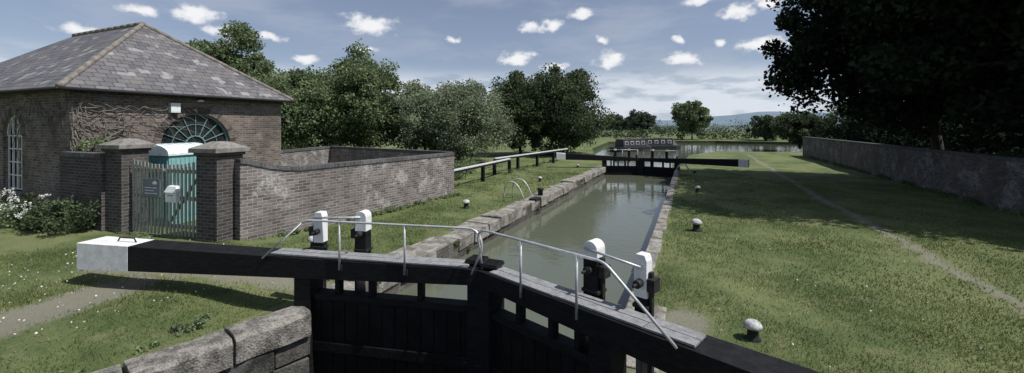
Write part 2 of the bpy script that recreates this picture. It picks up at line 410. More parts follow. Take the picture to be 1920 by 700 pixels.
# coping stones
mb = MB(); y = 5.35
while y < 28.6:
    l = R.uniform(.7, 1.35); w_ = R.uniform(.50, .78)
    mb.box(-5.24 - w_, -5.24 + R.uniform(-.04, .04), y + .014, y + l - .014, -.26, .06 + R.uniform(-.035, .04), m_stone, .022)
    y += l
mb.build("lock_coping", bevel=.02)
mb = MB(); y = 5.0
while y < 28.6:
    l = R.uniform(.8, 1.3)
    wR = .60 if y < 6.5 else .27
    mb.box(-.93, -.93 + wR + R.uniform(-.04, .04), y + .01, y + l - .01, -.26, .03 + R.uniform(-.012, .012), m_stone, .01)
    y += l
mb.build("lock_coping", bevel=.015)
mb = MB()
line = [(-5.45, 4.55), (-6.0, 2.62), (-6.95, .1), (-8.1, -3)]
for (x0, y0), (x1, y1) in zip(line, line[1:]):
    Ls = math.hypot(x1 - x0, y1 - y0); ang = math.atan2(y1 - y0, x1 - x0); mb.frame(x0, y0, ang)
    k = 2
    for i in range(k):
        s0 = Ls * i / k + .014; s1 = Ls * (i + 1) / k - .014
        d0 = R.uniform(-.03, .03)
        m_ = 6; zz = .10 + R.uniform(-.02, .02)
        P = []; 
        for q in range(m_ + 1):
            s = s0 + (s1 - s0) * q / m_; a_ = R.uniform(-.02, .02)
            P.append([(s, -.06 + R.uniform(-.03, .03), -.24), (s, .36 + d0 + a_, -.24), (s, .37 + d0 + a_ + R.uniform(-.02, .02), zz - .05 + R.uniform(-.02, .01)), (s, .31 + d0 + R.uniform(-.02, .01), zz + R.uniform(-.01, .012)), (s, .12, zz + .02 + R.uniform(-.012, .012)), (s, -.06 + R.uniform(-.03, .03), zz + R.uniform(-.01, .01))])
        fl = [p for r_ in P for p in r_]; F = [(a * 6 + b_, a * 6 + (b_ + 1) % 6, (a + 1) * 6 + (b_ + 1) % 6, (a + 1) * 6 + b_) for a in range(m_) for b_ in range(6)]
        F += [tuple(range(6)), tuple(m_ * 6 + t for t in range(5, -1, -1))]
        mb.add(fl, F, m_stonet)
        for rr in range(1, 9):
            sh = (.5 if rr % 2 else 0) * Ls / k
            mb.box(max(0, s0 - sh), s1 - sh, -.1, .31 + R.uniform(-.02, .02), -.24 - .32 * rr + .01, -.24 - .32 * (rr - 1) - .012, m_stonel if rr < 4 else m_chdark, .012)  # courses turn darker towards the bottom
mb.build("lock_tail_stone_wall", bevel=.012)
mb = MB(); mb.box(-6.35, -5.6, 5.75, 6.3, -.1, .18, m_stonet, .06)
mb.box(-6.9, -6.3, 6.4, 6.9, -.1, .10, m_stonet, .05)
mb.build("kerb_stone", bevel=.06)

# ------------------------------------------------------------------ lock gates
def gate(name, mit, out_ang, front, Lbeam, Lleaf, zt_end, zt_mit, posts, white_len=1.05, board=(.1, 3.2), zdown=-3.1, th=.40, gt=.30):
    e = empty(name); ox, oy = mit
    F = front
    mb = MB().frame(ox, oy, out_ang)
    def beamsec(s):
        t = s / Lbeam; zt = zt_mit + (zt_end - zt_mit) * t; w = (.34 + .10 * t) * th / .4; d = .21 + .23 * t
        return zt, w, d
    def seg(s0, s1, m, grow=0):
        z0, w0, d0 = beamsec(s0); z1, w1, d1 = beamsec(s1); g = grow
        mb.hexa([(s0, -w0 / 2 - g, z0 - d0 - g), (s1, -w1 / 2 - g, z1 - d1 - g), (s1, w1 / 2 + g, z1 - d1 - g), (s0, w0 / 2 + g, z0 - d0 - g),
                 (s0, -w0 / 2 - g, z0 + g), (s1, -w1 / 2 - g, z1 + g), (s1, w1 / 2 + g, z1 + g), (s0, w0 / 2 + g, z0 + g)], m)
    seg(-.12, Lbeam - white_len, m_black); seg(Lbeam - white_len, Lbeam, m_beamtip, .003)
    seg(Lbeam + .001, Lbeam + .012, m_weather, -.004)
    mb.build("balance_beam", e, bevel=.014)
    mb = MB().frame(ox, oy, out_ang)
    if board:
        y0 = -.15
        for i in range(2):
            s = board[0]
            while s < board[1]:
                s2 = min(board[1], s + 1.1)
                zt = beamsec(s)[0]
                mb.box(s + .006, s2 - .006, y0 + i * .145, y0 + i * .145 + .135, zt + .006, zt + .03, m_board, .002); s = s2
        mb.build("walkway_boards", e, bevel=.003)
    mb = MB().frame(ox, oy, out_ang)
    s = .12
    while s < Lleaf - .1:
        mb.box(s + .004, min(s + .2, Lleaf) - .004, -.05, .07, zdown, gt - .06 + 0, m_stoned, .003); s += .2
    mb.box(.0, Lleaf, -.10, .10, gt - .08, gt + .02, m_black)
    mb.box(.0, Lleaf, -.11, .11, -.55, -.40, m_stoned); mb.box(.0, Lleaf, -.11, .11, -1.5, -1.3, m_stoned)
    mb.box(-.06, .2, -.15, .15, zdown, zt_mit - .2, m_black)
    mb.box(Lleaf - .12, Lleaf + .16, -.16, .16, zdown, zt_mit - .2, m_black)
    for q in (.34, .62, .82): mb.box(Lleaf * q - .04, Lleaf * q + .04, -.06, .06, gt, zt_mit - .18, m_black)
    mb.build("gate_leaf", e, bevel=.01)
    for i, (s, w, hgt, blk, round_) in enumerate(posts):
        mb = MB().frame(ox, oy, out_ang)
        yb = -F * .29; zt = beamsec(s)[0]; z1 = zt + hgt; d = w * .9
        mb.box(s - w / 2 + .01, s + w / 2 - .01, yb - d / 2 + .01, yb + d / 2 - .01, -.7, zt - .04, m_weather)
        mb.box(s - w / 2, s + w / 2, yb - d / 2, yb + d / 2, zt - .04, zt + blk, m_black)
        pr = [(s - w / 2 - .004, zt + blk), (s + w / 2 + .004, zt + blk), (s + w / 2 + .004, z1 - w * .45)]
        if round_:
            for k in range(1, 10):
                t = math.pi * k / 10; pr.append((s + (w / 2 + .004) * math.cos(t), z1 - w * .45 + w * .5 * math.sin(t)))
        else: pr += [(s + w / 2 - .02, z1), (s - w / 2 + .02, z1)]
        pr.append((s - w / 2 - .004, z1 - w * .45))
        mb.prof(pr, yb - d / 2 - .004, yb + d / 2 + .004, m_white)
        mb.box(s + w / 2 + .006, s + w / 2 + .045, yb - .03, yb + .03, -.4, z1 - .18, m_iron)
        mb.box(s + w / 2 + .005, s + w / 2 + .09, yb - .07, yb + .07, zt + .22, zt + .36, m_iron)
        mb.tube([(s, yb + F * (d / 2), zt + .3), (s, yb + F * (d / 2 + .09), zt + .3)], .045, m_iron, 12)
        mb.tube([(s, yb + F * (d / 2 + .08), zt + .3), (s, yb + F * (d / 2 + .16), zt + .3)], .018, m_iron, 8)
        mb.box(s - w / 2 - .02, s + w / 2 + .02, yb - d / 2 - .012, yb + d / 2 + .012, zt + .02, zt + .06, m_iron)
        mb.build("paddle_post_%d" % (i + 1), e, bevel=.006)
    return e, beamsec

aL = math.atan2(3.74 - 5.22, -9.5 + 2.66)
gL, bsL = gate("lock_gate", (-2.68, 5.22), aL, 1, 7.0, 2.75, .86, .85, [(2.78, .15, .60, .12, False), (2.03, .18, .64, .34, True)], board=(.2, 3.35))
aR = math.atan2(-.38, 1)
gR, bsR = gate("lock_gate", (-2.62, 5.20), aR, -1, 6.9, 1.9, .86, .85, [(1.56, .19, .62, .44, True), (2.18, .14, .60, .14, False)], board=(.2, 2.9))
def arc(p0, p1, p2, k=6):
    p0, p1, p2 = map(Vector, (p0, p1, p2))
    return [tuple(p0 * (1 - t) ** 2 + p1 * 2 * t * (1 - t) + p2 * t * t) for t in [i / k for i in range(k + 1)]]
mb = MB().frame(-2.68, 5.22, aL); fy = .20; zt = .85; zr = 1.43
mb.tube([(3.42, fy, zt - .03), (2.74, fy, zr - .03)] + arc((2.74, fy, zr - .03), (2.68, fy, zr), (2.6, fy, zr)) + [(.25, fy, zr)] + arc((.2, fy, zr), (-.06, fy, zr), (-.02, fy, zr - .3)) + [(.12, fy, zt - .05)], .016, m_metal, 8)
for s in (2.12, 1.1): mb.tube([(s, fy, zt - .12), (s, fy, zr)], .016, m_metal, 8); mb.box(s - .035, s + .035, fy - .03, fy + .005, zt - .14, zt - .05, m_iron)
mb.tube([(2.85, -.20, zr - .06), (2.03, -.20, zr - .02)], .015, m_metal, 8)
mb.tube([(6.05, 0, .85), (6.1, 0, .93), (6.3, 0, .93)] + [(6.4, 0, .93), (6.45, 0, .85)], .012, m_iron, 6)
mb.build("handrail", gL)
mb = MB().frame(-2.62, 5.20, aR); fy = -.19
mb.tube([(.0, fy + .1, zt), (-.02, fy + .08, zr - .35)] + arc((-.02, fy + .08, zr - .3), (-.06, fy, zr), (.2, fy, zr)) + [(1.9, fy, zr)] + arc((1.9, fy, zr), (2.0, fy, zr), (2.08, fy, zr - .07)) + [(2.75, fy, zt - .03)], .016, m_metal, 8)
for s in (.82, 1.65): mb.tube([(s, fy, zt - .12), (s, fy, zr)], .016, m_metal, 8); mb.box(s - .035, s + .035, fy - .005, fy + .03, zt - .14, zt - .05, m_iron)
mb.tube([(1.5, .19, zr - .04), (2.2, .19, zr - .1)], .015, m_metal, 8)
mb.build("handrail", gR)
mb = MB().frame(-2.66, 5.22, 0)
for cx, cy, rot in ((-.16, .06, 0), (.12, -.02, 0)):
    mb.box(cx - .13, cx + .13, cy - .13, cy + .13, .89, .915, m_iron)
    for k in range(6): mb.box(cx - .12, cx + .12, cy - .12 + k * .045, cy - .105 + k * .045, .915, .94, m_iron)
    for k in range(4): mb.box(cx - .12 + k * .075, cx - .105 + k * .075, cy - .125, cy + .125, .9155, .934, m_iron)
mb.build("grating_step", gL)
a1 = math.atan2(26.9 - 28.6, -8.3 + 3.08)
gF, bsF = gate("lock_gate", (-3.1, 28.6), a1, 1, 5.5, 2.3, .98, .68, [], board=None, white_len=.6, zdown=-1.5, gt=.12)
a2 = math.atan2(27.4 - 28.6, 3.0 + 3.08)
gF2, bsF2 = gate("lock_gate", (-3.04, 28.6), a2, -1, 6.2, 2.25, .86, .68, [], board=None, white_len=.5, zdown=-1.5, gt=.12)
for fr, ee, fy in (((-3.1, 28.6, a1), gF, -.24), ((-3.04, 28.6, a2), gF2, .24)):
    mb = MB().frame(*fr)
    mb.tube([(0.1, fy, 1.2), (2.2, fy, 1.2)], .018, m_metal, 6)
    for s in (.1, 1.1, 2.2): mb.tube([(s, fy, .5), (s, fy, 1.2)], .016, m_metal, 6)
    for s in (.6, 1.5): mb.box(s, s + .15, fy - .06, fy + .06, .4, 1.15, m_black); mb.box(s - .01, s + .16, fy - .07, fy + .07, 1.15, 1.25, m_white)
    mb.build("handrail", ee)
mb = MB()
for x in (-5.2, -4.4, -3.6, -2.6, -1.8, -.9): mb.box(x - .06, x + .06, 30.9, 31.02, -1, .65 + R.uniform(-.2, .15), m_black)
mb.build("mooring_stakes", bevel=.01)

# ------------------------------------------------------------------ bollards, ladder rails
bprof = [(.13, 0), (.13, .03), (.095, .06), (.085, .16), (.10, .2), (.135, .215)]
tprof = [(.137, .213), (.145, .235), (.14, .265), (.12, .30), (.085, .325), (.045, .34), (.001, .345)]
def bollard(x, y, s=1.):
    mb = MB(); z = gz(x, y) - .01
    mb.lathe([(r * s, h * s) for r, h in bprof], x, y, m_iron, 20, z); mb.lathe([(r * s, h * s) for r, h in tprof], x, y, m_bcap, 20, z)
    mb.build("mooring_bollard")
for p in ((.76, 6.4, .78), (.13, 12.2, .98), (.25, 19.25, .8), (.2, 26.9, .75), (-7.1, 12.5, .9), (-6.98, 19.75, .8), (-6.94, 27.2, .75), (-7.85, 6.9, 1.0)): bollard(*p)
mb = MB()
for yy in (14.2, 15.0):
    pp = [(-6.45, yy, -.05), (-6.42, yy, .45)] + arc((-6.42, yy, .45), (-6.38, yy, .78), (-6.1, yy, .74)) + arc((-6.1, yy, .74), (-5.8, yy, .68), (-5.62, yy, .03))
    mb.tube(pp, .022, m_metal, 10)
mb.box(-5.5, -5.22, 14.35, 14.9, .07, .13, m_iron)
for k in range(5): mb.tube([(-5.2, 14.35, -.1 - .12 * k), (-5.2, 14.9, -.1 - .12 * k)], .014, m_iron, 6)
mb.build("lock_ladder_handrail")
mb = MB(); mb.lathe([(.10, 0), (.10, .26), (.13, .28), (.13, .34), (.02, .36)], -5.42, 15.4, m_iron, 16, .04); mb.build("iron_mooring_post")
mb = MB(); mb.tube([(-.75, 25.3, 0)] + arc((-.75, 25.3, .3), (-.72, 25.3, .62), (-.3, 25.3, .6)) + [(.1, 25.3, 0)], .022, m_metal, 8); mb.tube([(-.75, 26.0, 0)] + arc((-.75, 26., .3), (-.72, 26., .62), (-.3, 26., .6)) + [(.1, 26., 0)], .022, m_metal, 8); mb.build("lock_ladder_handrail")

def rail_fence(name, pts, hgt, wl=.1):
    mb = MB()
    for (x0, y0), (x1, y1) in zip(pts, pts[1:]):
        Ls = math.hypot(x1 - x0, y1 - y0); mb.frame(x0, y0, math.atan2(y1 - y0, x1 - x0))
        k = max(1, round(Ls / 3.2))
        mb.box(0, Ls, -.08, .08, hgt - .16, hgt - .067, m_black); mb.box(0, Ls, -.082, .082, hgt - .065, hgt, m_rail)
        for i in range(k + 1):
            s = Ls * i / k; mb.box(s - .09, s + .09, -.076, .076, -.1, hgt - .162, m_black)
    mb.frame(); mb.build(name, bevel=.008)
rail_fence("timber_rail_fence", [(-9.6, 15.2), (-9.9, 22.6)], .88)
rail_fence("timber_rail_fence", [(-10.4, 21.6), (-9.3, 33)], .95)

# ------------------------------------------------------------------ yard walls, piers
def wall(name, x0, y0, x1, y1, h, t=.23, swoop=None, mat=m_brickw):
    mb = MB(); Ls = math.hypot(x1 - x0, y1 - y0); mb.frame(x0, y0, math.atan2(y1 - y0, x1 - x0))
    prof_top = [(0, h), (Ls, h)]
    if swoop: prof_top = [(0, h + .30), (.12, h + .29), (.35, h + .22), (.7, h + .12), (1.1, h + .04), (1.5, h), (Ls, h)]
    mb.prof([(0, -.1)] + [(Ls, -.1)] + prof_top[::-1], -t / 2, t / 2, mat)
    for (s0, z0), (s1, z1) in zip(prof_top, prof_top[1:]):
        mb.hexa([(s0, -t / 2 - .03, z0 + .001), (s1, -t / 2 - .03, z1 + .001), (s1, t / 2 + .03, z1 + .001), (s0, t / 2 + .03, z0 + .001),
                 (s0, -t / 2 - .02, z0 + .11), (s1, -t / 2 - .02, z1 + .11), (s1, t / 2 + .02, z1 + .11), (s0, t / 2 + .02, z0 + .11)], m_coping)
    return mb.build(name)
wall("brick_yard_wall", -9.98, 6.55, -8.95, 14.6, 1.62, swoop=True)
wall("brick_yard_wall", -8.95 - .13, 14.73, -17.4, 16.3, 1.64)
wall("brick_yard_wall", -17.4, 16.1, -16.3, 12.4, 1.64)
wall("brick_yard_wall", -13.9, 5.75, -15.95, 5.7, 2.0, mat=m_brickd)
wall("brick_boundary_wall", 9.75, 5, 9.75, 46.5, 1.67, t=.34, mat=m_brickb)
def pier(x, y, w, h):
    mb = MB().frame(x, y, math.radians(6))
    mb.box(-w / 2, w / 2, -w / 2, w / 2, -.1, h, m_brickd)
    mb.box(-w / 2 - .04, w / 2 + .04, -w / 2 - .04, w / 2 + .04, h + .001, h + .07, m_brickd)
    q = w / 2 + .11; mb.box(-q, q, -q, q, h + .072, h + .17, m_cap)
    mb.add([(-q, -q, h + .172), (q, -q, h + .172), (q, q, h + .172), (-q, q, h + .172), (-.12, -.12, h + .33), (.12, -.12, h + .33), (.12, .12, h + .33), (-.12, .12, h + .33)],
           [(0, 1, 5, 4), (1, 2, 6, 5), (2, 3, 7, 6), (3, 0, 4, 7), (4, 5, 6, 7)], m_cap)
    mb.build("brick_gate_pier", bevel=.012)
pier(-10.42, 6.42, .66, 2.12); pier(-13.62, 6.05, .62, 2.16)
g = empty("slatted_yard_gate")
gx0, gy0, gx1, gy1 = -13.25, 5.98, -10.82, 6.24
Lg = math.hypot(gx1 - gx0, gy1 - gy0); ga = math.atan2(gy1 - gy0, gx1 - gx0)
m_gatew = simple("grey_green_timber", (.18, .19, .16), (.38, .38, .33), 5, .85, .4, .006, stretch=(8, 8, 1))
for li, (s0, s1) in enumerate(((.04, Lg / 2 - .015), (Lg / 2 + .015, Lg - .04))):
    mb = MB().frame(gx0, gy0, ga)
    k = 9
    for i in range(k):
        s = s0 + (s1 - s0) * (i + .5) / k; t = (s - Lg / 2) / (Lg / 2); hgt = 1.86 + .14 * t * t + R.uniform(-.01, .01)
        mb.box(s - .032, s + .032, -.035, -.012, .12, hgt, m_gatew)
    for z in (.3, 1.0, 1.66): mb.box(s0, s1, -.010, .03, z, z + .09, m_gatew)
    mb.hexa([(s0, .031, .38), (s0 + .1, .031, .38), (s0 + .1, .05, .38), (s0, .05, .38), (s1 - .1, .031, 1.66), (s1, .031, 1.66), (s1, .05, 1.66), (s1 - .1, .05, 1.66)], m_gatew)
    mb.build("leaf_%d" % (li + 1), g, bevel=.004)
sg = empty("gate_sign"); mb = MB().frame(gx0, gy0, ga)
mb.box(.50, 1.10, -.055, -.037, 1.04, 1.50, m_sign)
for k, (a, bb) in enumerate(((.56, .98), (.56, .9), (.56, 1.0))): mb.box(a, bb, -.0585, -.056, 1.26 - k * .07, 1.275 - k * .07, m_white)
mb.prof([(.84, 1.36), (.98, 1.36), (.98, 1.40), (.91, 1.45), (.84, 1.40)], -.0585, -.056, m_white)
mb.build("panel", sg)
mb = MB().frame(gx0, gy0, ga)
mb.box(1.42, 1.78, -.14, -.037, .96, 1.20, m_white); mb.hexa([(1.40, -.16, 1.2), (1.80, -.16, 1.2), (1.80, -.037, 1.2), (1.40, -.037, 1.2), (1.46, -.11, 1.34), (1.74, -.11, 1.34), (1.74, -.037, 1.36), (1.46, -.037, 1.36)], m_white)
mb.box(1.5, 1.7, -.1405, -.141, 1.12, 1.135, m_iron)
mb.build("letter_box", bevel=.01)
e = empty("portable_toilet"); mb = MB().frame(-14.1, 7.4, math.radians(8))
mb.box(-.58, .58, -.58, .58, 0, 2.0, m_teal)
for k in range(9): mb.box(-.52 + k * .125, -.46 + k * .125, -.60, -.581, .2, 1.9, m_teal)
for k in range(9): mb.box(.581, .60, -.52 + k * .125, -.46 + k * .125, .2, 1.9, m_teal)
mb.build("cabin", e, bevel=.015)
mb = MB().frame(-14.1, 7.4, math.radians(8))
pr = [(-.63, 1.98)] + [(.63, 1.98)] + [(.63 * math.cos(t), 2.03 + .26 * math.sin(t)) for t in [math.pi * i / 10 for i in range(11)]]
mb.prof(pr, -.63, .63, m_frost)
for k in range(6): 
    yk = -.5 + k * .2
    mb.prof([(.635 * math.cos(t), 2.035 + .275 * math.sin(t)) for t in [math.pi * i / 10 for i in range(11)]], yk, yk + .05, m_frost)
mb.build("roof", e)

# ------------------------------------------------------------------ brick house
house = empty("brick_house")
def arch_wall(mb, Ls, z0, z1, c, w, sill, spring, t, m):
    r = w / 2; K = 16
    mb.box(0, c - r, 0, t, z0, z1, m); mb.box(c + r, Ls, 0, t, z0, z1, m)
    if sill > z0: mb.box(c - r, c + r, 0, t, z0, sill, m)
    A = [(c + r * math.cos(math.pi - math.pi / 2 * i / K), spring + r * math.sin(math.pi - math.pi / 2 * i / K)) for i in range(K + 1)]
    mb.prof(A + [(c, z1), (c - r, z1)], 0, t, m)
    Bq = [(c + r * math.cos(math.pi / 2 - math.pi / 2 * i / K), spring + r * math.sin(math.pi / 2 - math.pi / 2 * i / K)) for i in range(K + 1)]
    mb.prof(Bq + [(c + r, z1), (c, z1)], 0, t, m)
def vouss(mb, c, spring, r0, r1, m1, m2, nn=30):
    for i in range(nn):
        a0 = math.pi * i / nn + .008; a1 = math.pi * (i + 1) / nn - .008
        mb.prof([(c + r0 * math.cos(a0), spring + r0 * math.sin(a0)), (c + r1 * math.cos(a0), spring + r1 * math.sin(a0)), (c + r1 * math.cos(a1), spring + r1 * math.sin(a1)), (c + r0 * math.cos(a1), spring + r0 * math.sin(a1))], -.012, .05, m1 if R.random() < .6 else m2)
m_v1 = simple("arch_brick", (.12, .092, .078), (.19, .15, .13), 6, .9, .4, .006)
m_v2 = simple("arch_brick_dark", (.05, .043, .04), (.09, .075, .07), 6, .9, .4, .006)
E = 3.88; Y0, Y1 = 5.8, 12.35
mb = MB().frame(-16, Y0, math.pi / 2)
cF = 3.3; rF = 1.12; spF = 2.14
arch_wall(mb, Y1 - Y0, -.1, E, cF, 2 * rF, .1, spF, .3, m_brick)
mb.frame(-28, Y0, 0)
cS = 8.4; arch_wall(mb, 11.7, -.1, E, cS, 1.35, .8, 2.5, .3, m_brick)
mb.frame(-28, Y1, 0); mb.box(0, 11.7, -.3, 0, -.1, E, m_brick)
mb.build("walls", house)
mb = MB().frame(-16, Y0, math.pi / 2); vouss(mb, cF, spF, rF + .002, rF + .22, m_v1, m_v2, 38)
mb.frame(-28, Y0, 0); vouss(mb, cS, 2.5, .677, .89, m_v1, m_v2, 26)
mb.build("window_arches", house)
mb = MB().frame(-16, Y0, math.pi / 2)
mb.prof([(cF + rF * math.cos(math.pi * i / 24), spF + rF * math.sin(math.pi * i / 24)) for i in range(25)], .16, .18, m_glass)
mb.box(cF - rF, cF + rF, .10, .20, spF - .10, spF - .001, m_tealf)
mb.box(cF - rF, cF + rF, .17, .2, .1, spF - .1, m_tealf)
def ring(mb, c, z, r0, r1, y0, y1, m, K=24):
    for i in range(K):
        a0 = math.pi * i / K; a1 = math.pi * (i + 1) / K
        mb.prof([(c + r0 * math.cos(a0), z + r0 * math.sin(a0)), (c + r1 * math.cos(a0), z + r1 * math.sin(a0)), (c + r1 * math.cos(a1), z + r1 * math.sin(a1)), (c + r0 * math.cos(a1), z + r0 * math.sin(a1))], y0, y1, m)
ring(mb, cF, spF, rF - .05, rF - .001, .09, .15, m_tealf); ring(mb, cF, spF, .30, .34, .12, .15, m_tealf, 12); ring(mb, cF, spF, .72, .735, .12, .15, m_tealf, 20)
for i in range(1, 8):
    a = math.pi * i / 8; ca, sa = math.cos(a), math.sin(a); w = .010
    mb.prof([(cF + .3 * ca - w * sa, spF + .3 * sa + w * ca), (cF + .3 * ca + w * sa, spF + .3 * sa - w * ca), (cF + (rF - .05) * ca + w * sa, spF + (rF - .05) * sa - w * ca), (cF + (rF - .05) * ca - w * sa, spF + (rF - .05) * sa + w * ca)], .115, .152, m_tealf)
mb.frame(-28, Y0, 0)
mb.prof([(cS - .675, .8), (cS + .675, .8)] + [(cS + .675 * math.cos(math.pi * i / 16), 2.5 + .675 * math.sin(math.pi * i / 16)) for i in range(17)], .16, .18, m_glass)
ring(mb, cS, 2.5, .61, .674, .08, .14, m_white, 16)
for x in (-.64, -.32, 0, .32, .64): mb.box(cS + x - .02, cS + x + .02, .10, .14, .8, 2.5 + (math.sqrt(max(0, .62 ** 2 - x * x)) if abs(x) < .6 else 0), m_white)
for z in (.83, 1.25, 1.67, 2.09, 2.5): mb.box(cS - .66, cS + .66, .105, .137, z - .015, z + .015, m_white)
mb.box(cS - .78, cS + .78, -.06, .1, .72, .8, m_cap)
mb.build("windows", house)
mb = MB(); z0 = E + .02; xe, ya, yb, xw = -15.68, Y0 - .32, Y1 + .32, -28.3; ym = (ya + yb) / 2; hz = 6.72; ax = -19.35; bx = -24.6
P = [(xe, ya, z0), (xe, yb, z0), (xw, yb, z0), (xw, ya, z0), (ax, ym, hz), (bx, ym, hz)]
Pd = [(a, b_, c_ - .07) for a, b_, c_ in P]
mb.add(P + Pd, [(0, 1, 4), (1, 2, 5, 4), (2, 3, 5), (3, 0, 4, 5), (6, 7, 1, 0), (7, 8, 2, 1), (8, 9, 3, 2), (9, 6, 0, 3), (6, 9, 8, 7)], m_slate)
mb.build("roof", house, recalc=True)
mb = MB()
def capline(p, q, w=.10):
    p = Vector(p); q = Vector(q); nseg = int((q - p).length / .45); 
    for i in range(nseg):
        a = p.lerp(q, i / nseg); b2 = p.lerp(q, (i + .97) / nseg)
        mb.tube([tuple(a + Vector((0, 0, .0))), tuple(b2)], w * R.uniform(.95, 1.05), m_ridge, 10)
capline(P[0], P[4], .085); capline(P[1], P[4], .085); capline(P[4], P[5], .10); 
mb.build("hip_and_ridge_tiles", house)
mb = MB()
mb.tube([(xe + .03, ya, z0 - .06), (xe + .03, yb, z0 - .06)], .05, m_iron, 8); mb.tube([(xw, ya - .03, z0 - .06), (xe, ya - .03, z0 - .06)], .05, m_iron, 8)
mb.box(-15.98, -15.93, Y0, Y1, E - .14, E - .06, m_brickd)
mb.build("gutter", house)
mb = MB().frame(-16, Y0, math.pi / 2)
mb.box(2.4, 2.68, -.16, -.01, 3.26, 3.58, m_white); mb.box(2.42, 2.66, -.165, -.161, 3.29, 3.40, m_frost)
mb.build("flood_lamp", house, bevel=.02)
mb = MB().frame(-16, Y0, math.pi / 2); mb.tube([(cF, 0, 3.72), (cF, -.14, 3.72)], .05, m_iron, 8); mb.lathe([(.11, .0), (.09, .05), (.02, .08)], cF, -.16, m_white, 12, 3.66); mb.build("wall_lamp", house)
mb = MB()
def vine(p, d, n_, r, on):
    pts_ = [p]
    for k in range(n_):
        d = (d[0] + R.uniform(-.6, .6), d[1] + R.uniform(-.5, .45)); l = math.hypot(*d); d = (d[0] / l, d[1] / l)
        q = pts_[-1]; nq = (q[0] + d[0] * .16, min(3.86, max(.3, q[1] + d[1] * .16))); pts_.append(nq)
    if on == 'F': P3 = [(-15.95 + R.uniform(0, .12), max(Y0 + .02, a), z) for a, z in pts_]
    else: P3 = [(min(-16.02, -16 - a), Y0 - .03 - R.uniform(0, .07), z) for a, z in pts_]
    mb.tube(P3, r, m_vine, 5, r * .35)
    return pts_
for i in range(48): vine((Y0 + R.uniform(.0, 2.9) * R.random(), R.uniform(2.7, 3.75)), (R.uniform(.2, 1), R.uniform(-.5, .5)), R.randint(5, 15), R.uniform(.007, .015), 'F')
for i in range(18): vine((Y0 + R.uniform(.05, .5), R.uniform(.8, 2.4)), (R.uniform(-.3, .5), 1), R.randint(5, 12), R.uniform(.012, .022), 'F')
for i in range(36): vine((R.uniform(0, 4), R.uniform(3.0, 3.75)), (R.uniform(-1, 1), R.uniform(-.5, .3)), R.randint(5, 12), R.uniform(.008, .018), 'S')
mb.build("climbing_vine")

# ------------------------------------------------------------------ trees and shrubs
tree("ash_tree", -39, 25, 12.4, 3.9, 3, lf_mid, 140, 250, .24)
tree("hawthorn_tree", -27.4, 22, 7.5, 3.6, .3, lf_mid, 170, 270, .18, low=True)
tree("hawthorn_tree", -25.0, 26.5, 8.9, 4.0, .3, lf_mid, 190, 280, .2, low=True)
tree("hawthorn_tree", -31.5, 30, 8.6, 4.4, .3, lf_mid, 130, 210, .22, low=True)
tree("willow_tree", -21.2, 30, 6.6, 3.6, .2, lf_lite, 160, 260, .18, low=True)
tree("willow_tree", -15.9, 27, 6.3, 3.9, .1, lf_lite, 200, 300, .15, low=True)
tree("oak_tree", -14.6, 36, 8.0, 3.6, .2, lf_dark, 160, 250, .2, low=True)
tree("oak_tree", -11.2, 38.5, 8.3, 4.3, .2, lf_dark, 190, 270, .2, low=True)
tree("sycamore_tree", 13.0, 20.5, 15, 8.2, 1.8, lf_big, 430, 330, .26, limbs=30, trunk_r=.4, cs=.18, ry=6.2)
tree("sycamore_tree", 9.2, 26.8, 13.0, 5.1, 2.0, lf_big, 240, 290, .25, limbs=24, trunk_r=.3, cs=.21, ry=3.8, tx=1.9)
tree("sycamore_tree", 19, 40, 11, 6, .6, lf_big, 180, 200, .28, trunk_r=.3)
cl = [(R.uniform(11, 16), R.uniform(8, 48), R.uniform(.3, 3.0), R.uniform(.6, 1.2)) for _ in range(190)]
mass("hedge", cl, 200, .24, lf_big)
cl = [(9.85 + R.uniform(-.1, .4), R.uniform(13, 20), 1.75 + R.uniform(-.05, .15), R.uniform(.12, .3)) for _ in range(26)]
mass("wall_top_ivy", cl, 120, .09, lf_dark)
tree("field_tree", 0.2, 88, 7.8, 3.6, .8, lf_mid, 110, 170, .34, low=True)
tree("field_tree", -11.5, 110, 6.4, 4.2, .6, lf_far, 90, 140, .42, low=True)
tree("field_tree", -19, 118, 6.0, 4.2, .6, lf_far, 80, 140, .42, low=True)
tree("field_tree", 12.5, 62, 4.8, 3.3, .1, lf_dark, 100, 160, .26, low=True)
tree("field_tree", 12.5, 88, 4.6, 3.4, .1, lf_dark, 80, 140, .3, low=True)
tree("field_tree", 18, 58, 6.2, 4.0, .1, lf_dark, 100, 160, .26, low=True)
cl = []
for i in range(200):
    x = -70 + i * .95; cl.append((x + R.uniform(-.6, .6), 93 + R.uniform(-2, 2) + (0 if x > -14 else 6), R.uniform(.4, 1.9), R.uniform(1.0, 1.9)))
mass("distant_hedgerow", cl, 110, .4, lf_dark)
cl = []
for i in range(150):
    x = -150 + i * 2.6; cl.append((x, 190 + R.uniform(-8, 8), R.uniform(1, 3.0), R.uniform(2.0, 4.0)))
mass("distant_treeline", cl, 100, .6, lf_far)
cl = [(R.uniform(-24, -10.8), R.uniform(17.5, 24), R.uniform(.1, .6), R.uniform(.4, .8)) for _ in range(70)]
mass("undergrowth", cl, 200, .12, lf_mid)
cl = [(-14.7 + R.uniform(-1.7, .8), 5.25 + R.uniform(-.4, .3), R.uniform(.1, .5) + .45 * R.random() ** 2, R.uniform(.14, .34)) for _ in range(44)]
mass("garden_shrub", cl, 170, .08, lf_dark)
cl = [(-17.6 + R.uniform(-2.2, 1.8), 5.0 + R.uniform(-.5, .4), R.uniform(.1, .7), R.uniform(.2, .4)) for _ in range(40)]
mass("cow_parsley", cl, 160, .07, lf_mid)
